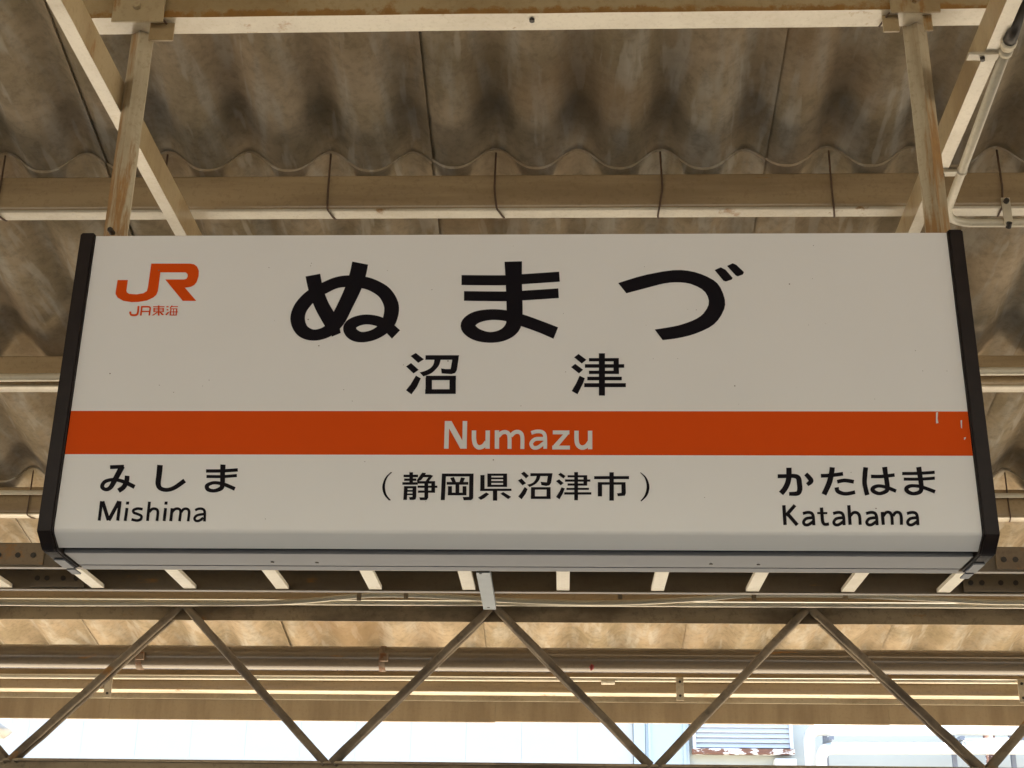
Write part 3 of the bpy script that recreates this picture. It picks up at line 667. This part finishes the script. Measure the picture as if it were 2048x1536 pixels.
# conduit and clipped cable under the girder's top flange
o = obj('girder_conduit', TB([(-XR, YT-.068, at(20, 1206, YT-.068).z), (XR, YT-.068, at(2000, 1206, YT-.068).z)], .0112, 12), M['conduit'], None, True)
tag(o, 'straight cream conduit tight along the girder top chord', 'conduit')
wv = thing('clipped_cable', 'pale sagging cable held in small clips above the girder chord', 'cable', tuple(at(1000, 1196, YT-.09)))
yw = YT-.09; path = []
for u, v in ((-900, 1205), (-400, 1195), (0, 1206), (300, 1207), (560, 1205), (735, 1191), (860, 1192), (1060, 1203), (1230, 1206), (1400, 1198), (1508, 1190), (1690, 1191), (1860, 1198), (2048, 1205), (2500, 1195), (2900, 1205)): path.append(tuple(at(u, v, yw)))
obj('cable_sheath', TB(crom(path, 5), .0095, 8), M['conduit'], wv, True)
for u, v in ((718, 1193), (812, 1191), (1240, 1190), (1508, 1194), (1691, 1192)):
    q = at(u, v, yw-.01); obj('clip', BX(q.x-.008, yw-.010, q.z-.014, q.x+.008, yw-.0065, q.z+.016, bevel=.001), M['girder'], wv)

# ------------------------------------------------------------------ pipes along the eave
yp = 5.8; za, zz = at(1000, 1296, yp).z, at(1000, 1344, yp).z
dp = thing('drain_pipe', 'fat brown drain pipe with rusty collars running inside the eave', 'pipe', (0, yp, (za+zz)/2))
obj('pipe', TB([(-XR, yp, (za+zz)/2), (XR, yp, (za+zz)/2+.004)], (za-zz)/2, 24), M['pipe'], dp, True)
for u in (766, 282):
    x = at(u, 1322, yp).x
    obj('collar', TB([(x-.012, yp, (za+zz)/2+.001), (x+.012, yp, (za+zz)/2+.001)], (za-zz)/2+.003, 24), M['collar'], dp, True)
    obj('collar_lug', BX(x-.006, yp-.066, (za+zz)/2-.02, x+.028, yp-.048, (za+zz)/2+.012, bevel=.003), M['collar'], dp)
x = at(1183, 1335, yp).x; q = at(1183, 1335, yp-.058)
o = obj('red_leaf', TB([q+Vector((0, 0, .014)), q+Vector((.002, 0, .006)), q+Vector((0, 0, -.004)), q+Vector((-.003, 0, -.014))], [.002, .010, .009, .001], 8), plain('red_leaf', (.22, .02, .015), .6), None, True)
tag(o, 'tiny dull red leaf stuck on the drain pipe', 'leaf')
ye = 6.30
o = thing('eave_conduit', 'slim cream conduit along the eave purlin web with strap clips', 'conduit', (0, ye, at(1000, 1357, ye).z))
a, c = at(0, 1352, ye), at(2048, 1363, ye)
obj('pipe', TB([a-(c-a)*.7, c+(c-a)*.7], .0115, 12), M['conduit'], o, True)
q = at(1216, 1363, ye); obj('coupling', TB([q-Vector((.03, 0, 0)), q+Vector((.03, 0, 0))], .014, 12), M['conduit'], o, True)
for u, v in ((216, 1373), (1360, 1378), (2045, 1382)):
    q = at(u, v, ye-.02); obj('strap_clip', BX(q.x-.017, ye-.020, q.z-.05, q.x+.017, ye-.015, q.z+.05, bevel=.001), M['cream'], o)
    obj('strap_screw', TB([(q.x, ye-.024, q.z+.032), (q.x, ye-.014, q.z+.032)], .006, 8), M['steel_bolt'], o)
    obj('strap_screw', TB([(q.x, ye-.024, q.z-.030), (q.x, ye-.014, q.z-.030)], .006, 8), M['steel_bolt'], o)

# ------------------------------------------------------------------ building beyond the tracks
YG = 13.0; HB = 4.6
bld = thing('station_building', 'pale panelled building with louvred vent beyond the tracks', 'building', (0, YG+2, -1.2))
def bx_(u): return at(u, 1480, YG).x
obj('core_wall', BX(-14, YG+.06, -1.2, 14, YG+5, HB), M['wall_grey'], bld)
obj('parapet', BX(-14.05, YG-.06, HB, 14.05, YG+5.05, HB+.12), M['wall'], bld)
xe = bx_(1266); pw = bx_(1041)-bx_(930)
k = 0
while xe - pw*k > -13.5:
    obj('wall_panel', BX(xe-pw*(k+1)+.0005, YG, -1.2, xe-pw*k-.0005, YG+.056, HB-.002, bevel=.001), M['wall'], bld); k += 1
obj('pilaster', BX(bx_(1267), YG-.03, -1.2, bx_(1290), YG+.05, HB-.002, bevel=.005), M['wall_blue'], bld)
obj('door_panel', BX(bx_(1291), YG-.005, -1.2, bx_(1378), YG+.05, HB-.002, bevel=.004), M['wall_blue'], bld)
for u in (1299, 1369): obj('panel_rib', BX(bx_(u)-.012, YG-.018, -1.2, bx_(u)+.012, YG-.006, HB-.01), M['wall_blue'], bld)
lv = obj('louvre_vent', BX(bx_(1386), YG+.02, at(1400, 1508, YG).z, bx_(1583), YG+.058, at(1400, 1380, YG).z), M['louvre'], bld)
lz0, lz1 = at(1480, 1503, YG).z, at(1480, 1385, YG).z
for (xa, xb) in ((bx_(1385), bx_(1391)), (bx_(1578), bx_(1585))): obj('louvre_frame', BX(xa, YG-.05, lz0-.02, xb, YG+.018, lz1, bevel=.003), M['louvre'], lv)
k = 0; z = at(1480, 1496, YG).z; dz = at(1480, 1451, YG).z-at(1480, 1461, YG).z
while z < lz1:
    bm = bmesh.new(); sweep(bm, [(-.036, 0), (-.032, -.002), (-.008, .038), (-.012, .040)], (bx_(1391)+.001, YG, z), (bx_(1578)-.001, YG, z), side=(0, 1, 0)); obj('louvre_blade', bm, M['louvre'], lv); z += dz
obj('louvre_sill', BX(bx_(1385)-.01, YG-.065, at(1480, 1510, YG).z, bx_(1586), YG+.015, at(1480, 1499, YG).z, bevel=.004), M['sill'], lv)
obj('service_box', BX(bx_(1545), YG-.09, at(1560, 1534, YG).z-.1, bx_(1588), YG+.055, at(1560, 1519, YG).z, bevel=.01), M['lagging'], bld)

# insulated pipes in front of the building
def lag(name, label, pts, r, group=None):
    o_ = obj(name, TB(bend(pts, .11, 8), r, 18), M['lagging'], None, True); tag(o_, label, 'pipe', group); return o_
yq = 12.55
zl = -1.2
a = at(1617, 1460, yq)
lag('lagged_pipe', 'upper white lagged pipe turning down beside the louvred vent', [(a.x, yq, zl), (a.x, yq, a.z), tuple(at(1935, 1459, yq)), (at(2700, 1456, yq).x, yq, at(2048, 1457, yq).z)], .050)
yq2 = 12.42
a = at(1641, 1497, yq2)
lag('lagged_pipe', 'lower white lagged pipe with an elbow below the upper one', [(a.x, yq2, zl), (a.x, yq2, a.z), (at(2700, 1494, yq2).x, yq2, at(2048, 1492, yq2).z)], .049)
collar_o = obj('pipe_sleeve', TB([tuple(at(1930, 1489, yq2)), tuple(at(2300, 1487, yq2))], .053, 18), M['lagging'], None, True)
tag(collar_o, 'short thicker white sleeve on the lower lagged pipe', 'pipe')
for u, lab in ((1650, 'grey steel prop close beside the two pipe elbows'), (1905, 'grey steel prop behind the middle of the white lagged pipes'), (2022, 'grey steel prop next to the rust streaked standpipe')):
    x = at(u, 1480, 12.68).x
    pr_o = thing('pipe_prop', lab, 'prop', (x, 12.68, -1.2), 'props behind the lagged pipes')
    obj('post', BX(x-.018, 12.66, -1.2, x+.018, 12.70, at(u, 1452, 12.68).z+.05), M['prop'], pr_o)
    obj('arm', BX(x-.02, 12.36, at(u, 1472, 12.5).z-.05, x+.02, 12.70, at(u, 1472, 12.5).z-.02), M['prop'], pr_o)
x = at(1984, 1500, 12.75).x
o = obj('standpipe', TB([(x, 12.8, -1.2), (x, 12.8, 3.72)], .052, 16), M['sill'], None, True); tag(o, 'rust streaked white standpipe rising behind the lagged pipes', 'pipe')
# hooded fitting at the far left, under the eave
q = at(4, 1452, 10.2)
lam = thing('wall_lamp', 'grey hooded lamp hanging just beyond the eave at the far left', 'lamp', tuple(q))
bm = bmesh.new(); tube(bm, [q+Vector((-.02, 0, .13)), q+Vector((-.01, 0, .07)), q+Vector((0, 0, .02)), q+Vector((.02, 0, -.03)), q+Vector((.005, 0, -.035))], [.03, .05, .055, .085, .06], 16); obj('hood', bm, plain('grey_lamp_hood', (.35, .34, .31), .6), lam, True)
obj('bulb_housing', TB([q+Vector((0, 0, -.03)), q+Vector((-.01, 0, -.075)), q+Vector((-.012, 0, -.09))], [.035, .033, .02], 12), plain('lamp_body', (.45, .43, .38), .5), lam, True)
obj('stem', TB([q+Vector((-.02, 0, .12)), q+Vector((-.02, 0, .6)), q+Vector((-.6, 0, .6)), (q.x-.6, q.y, -1.2)], .02, 8), M['prop'], lam, True)
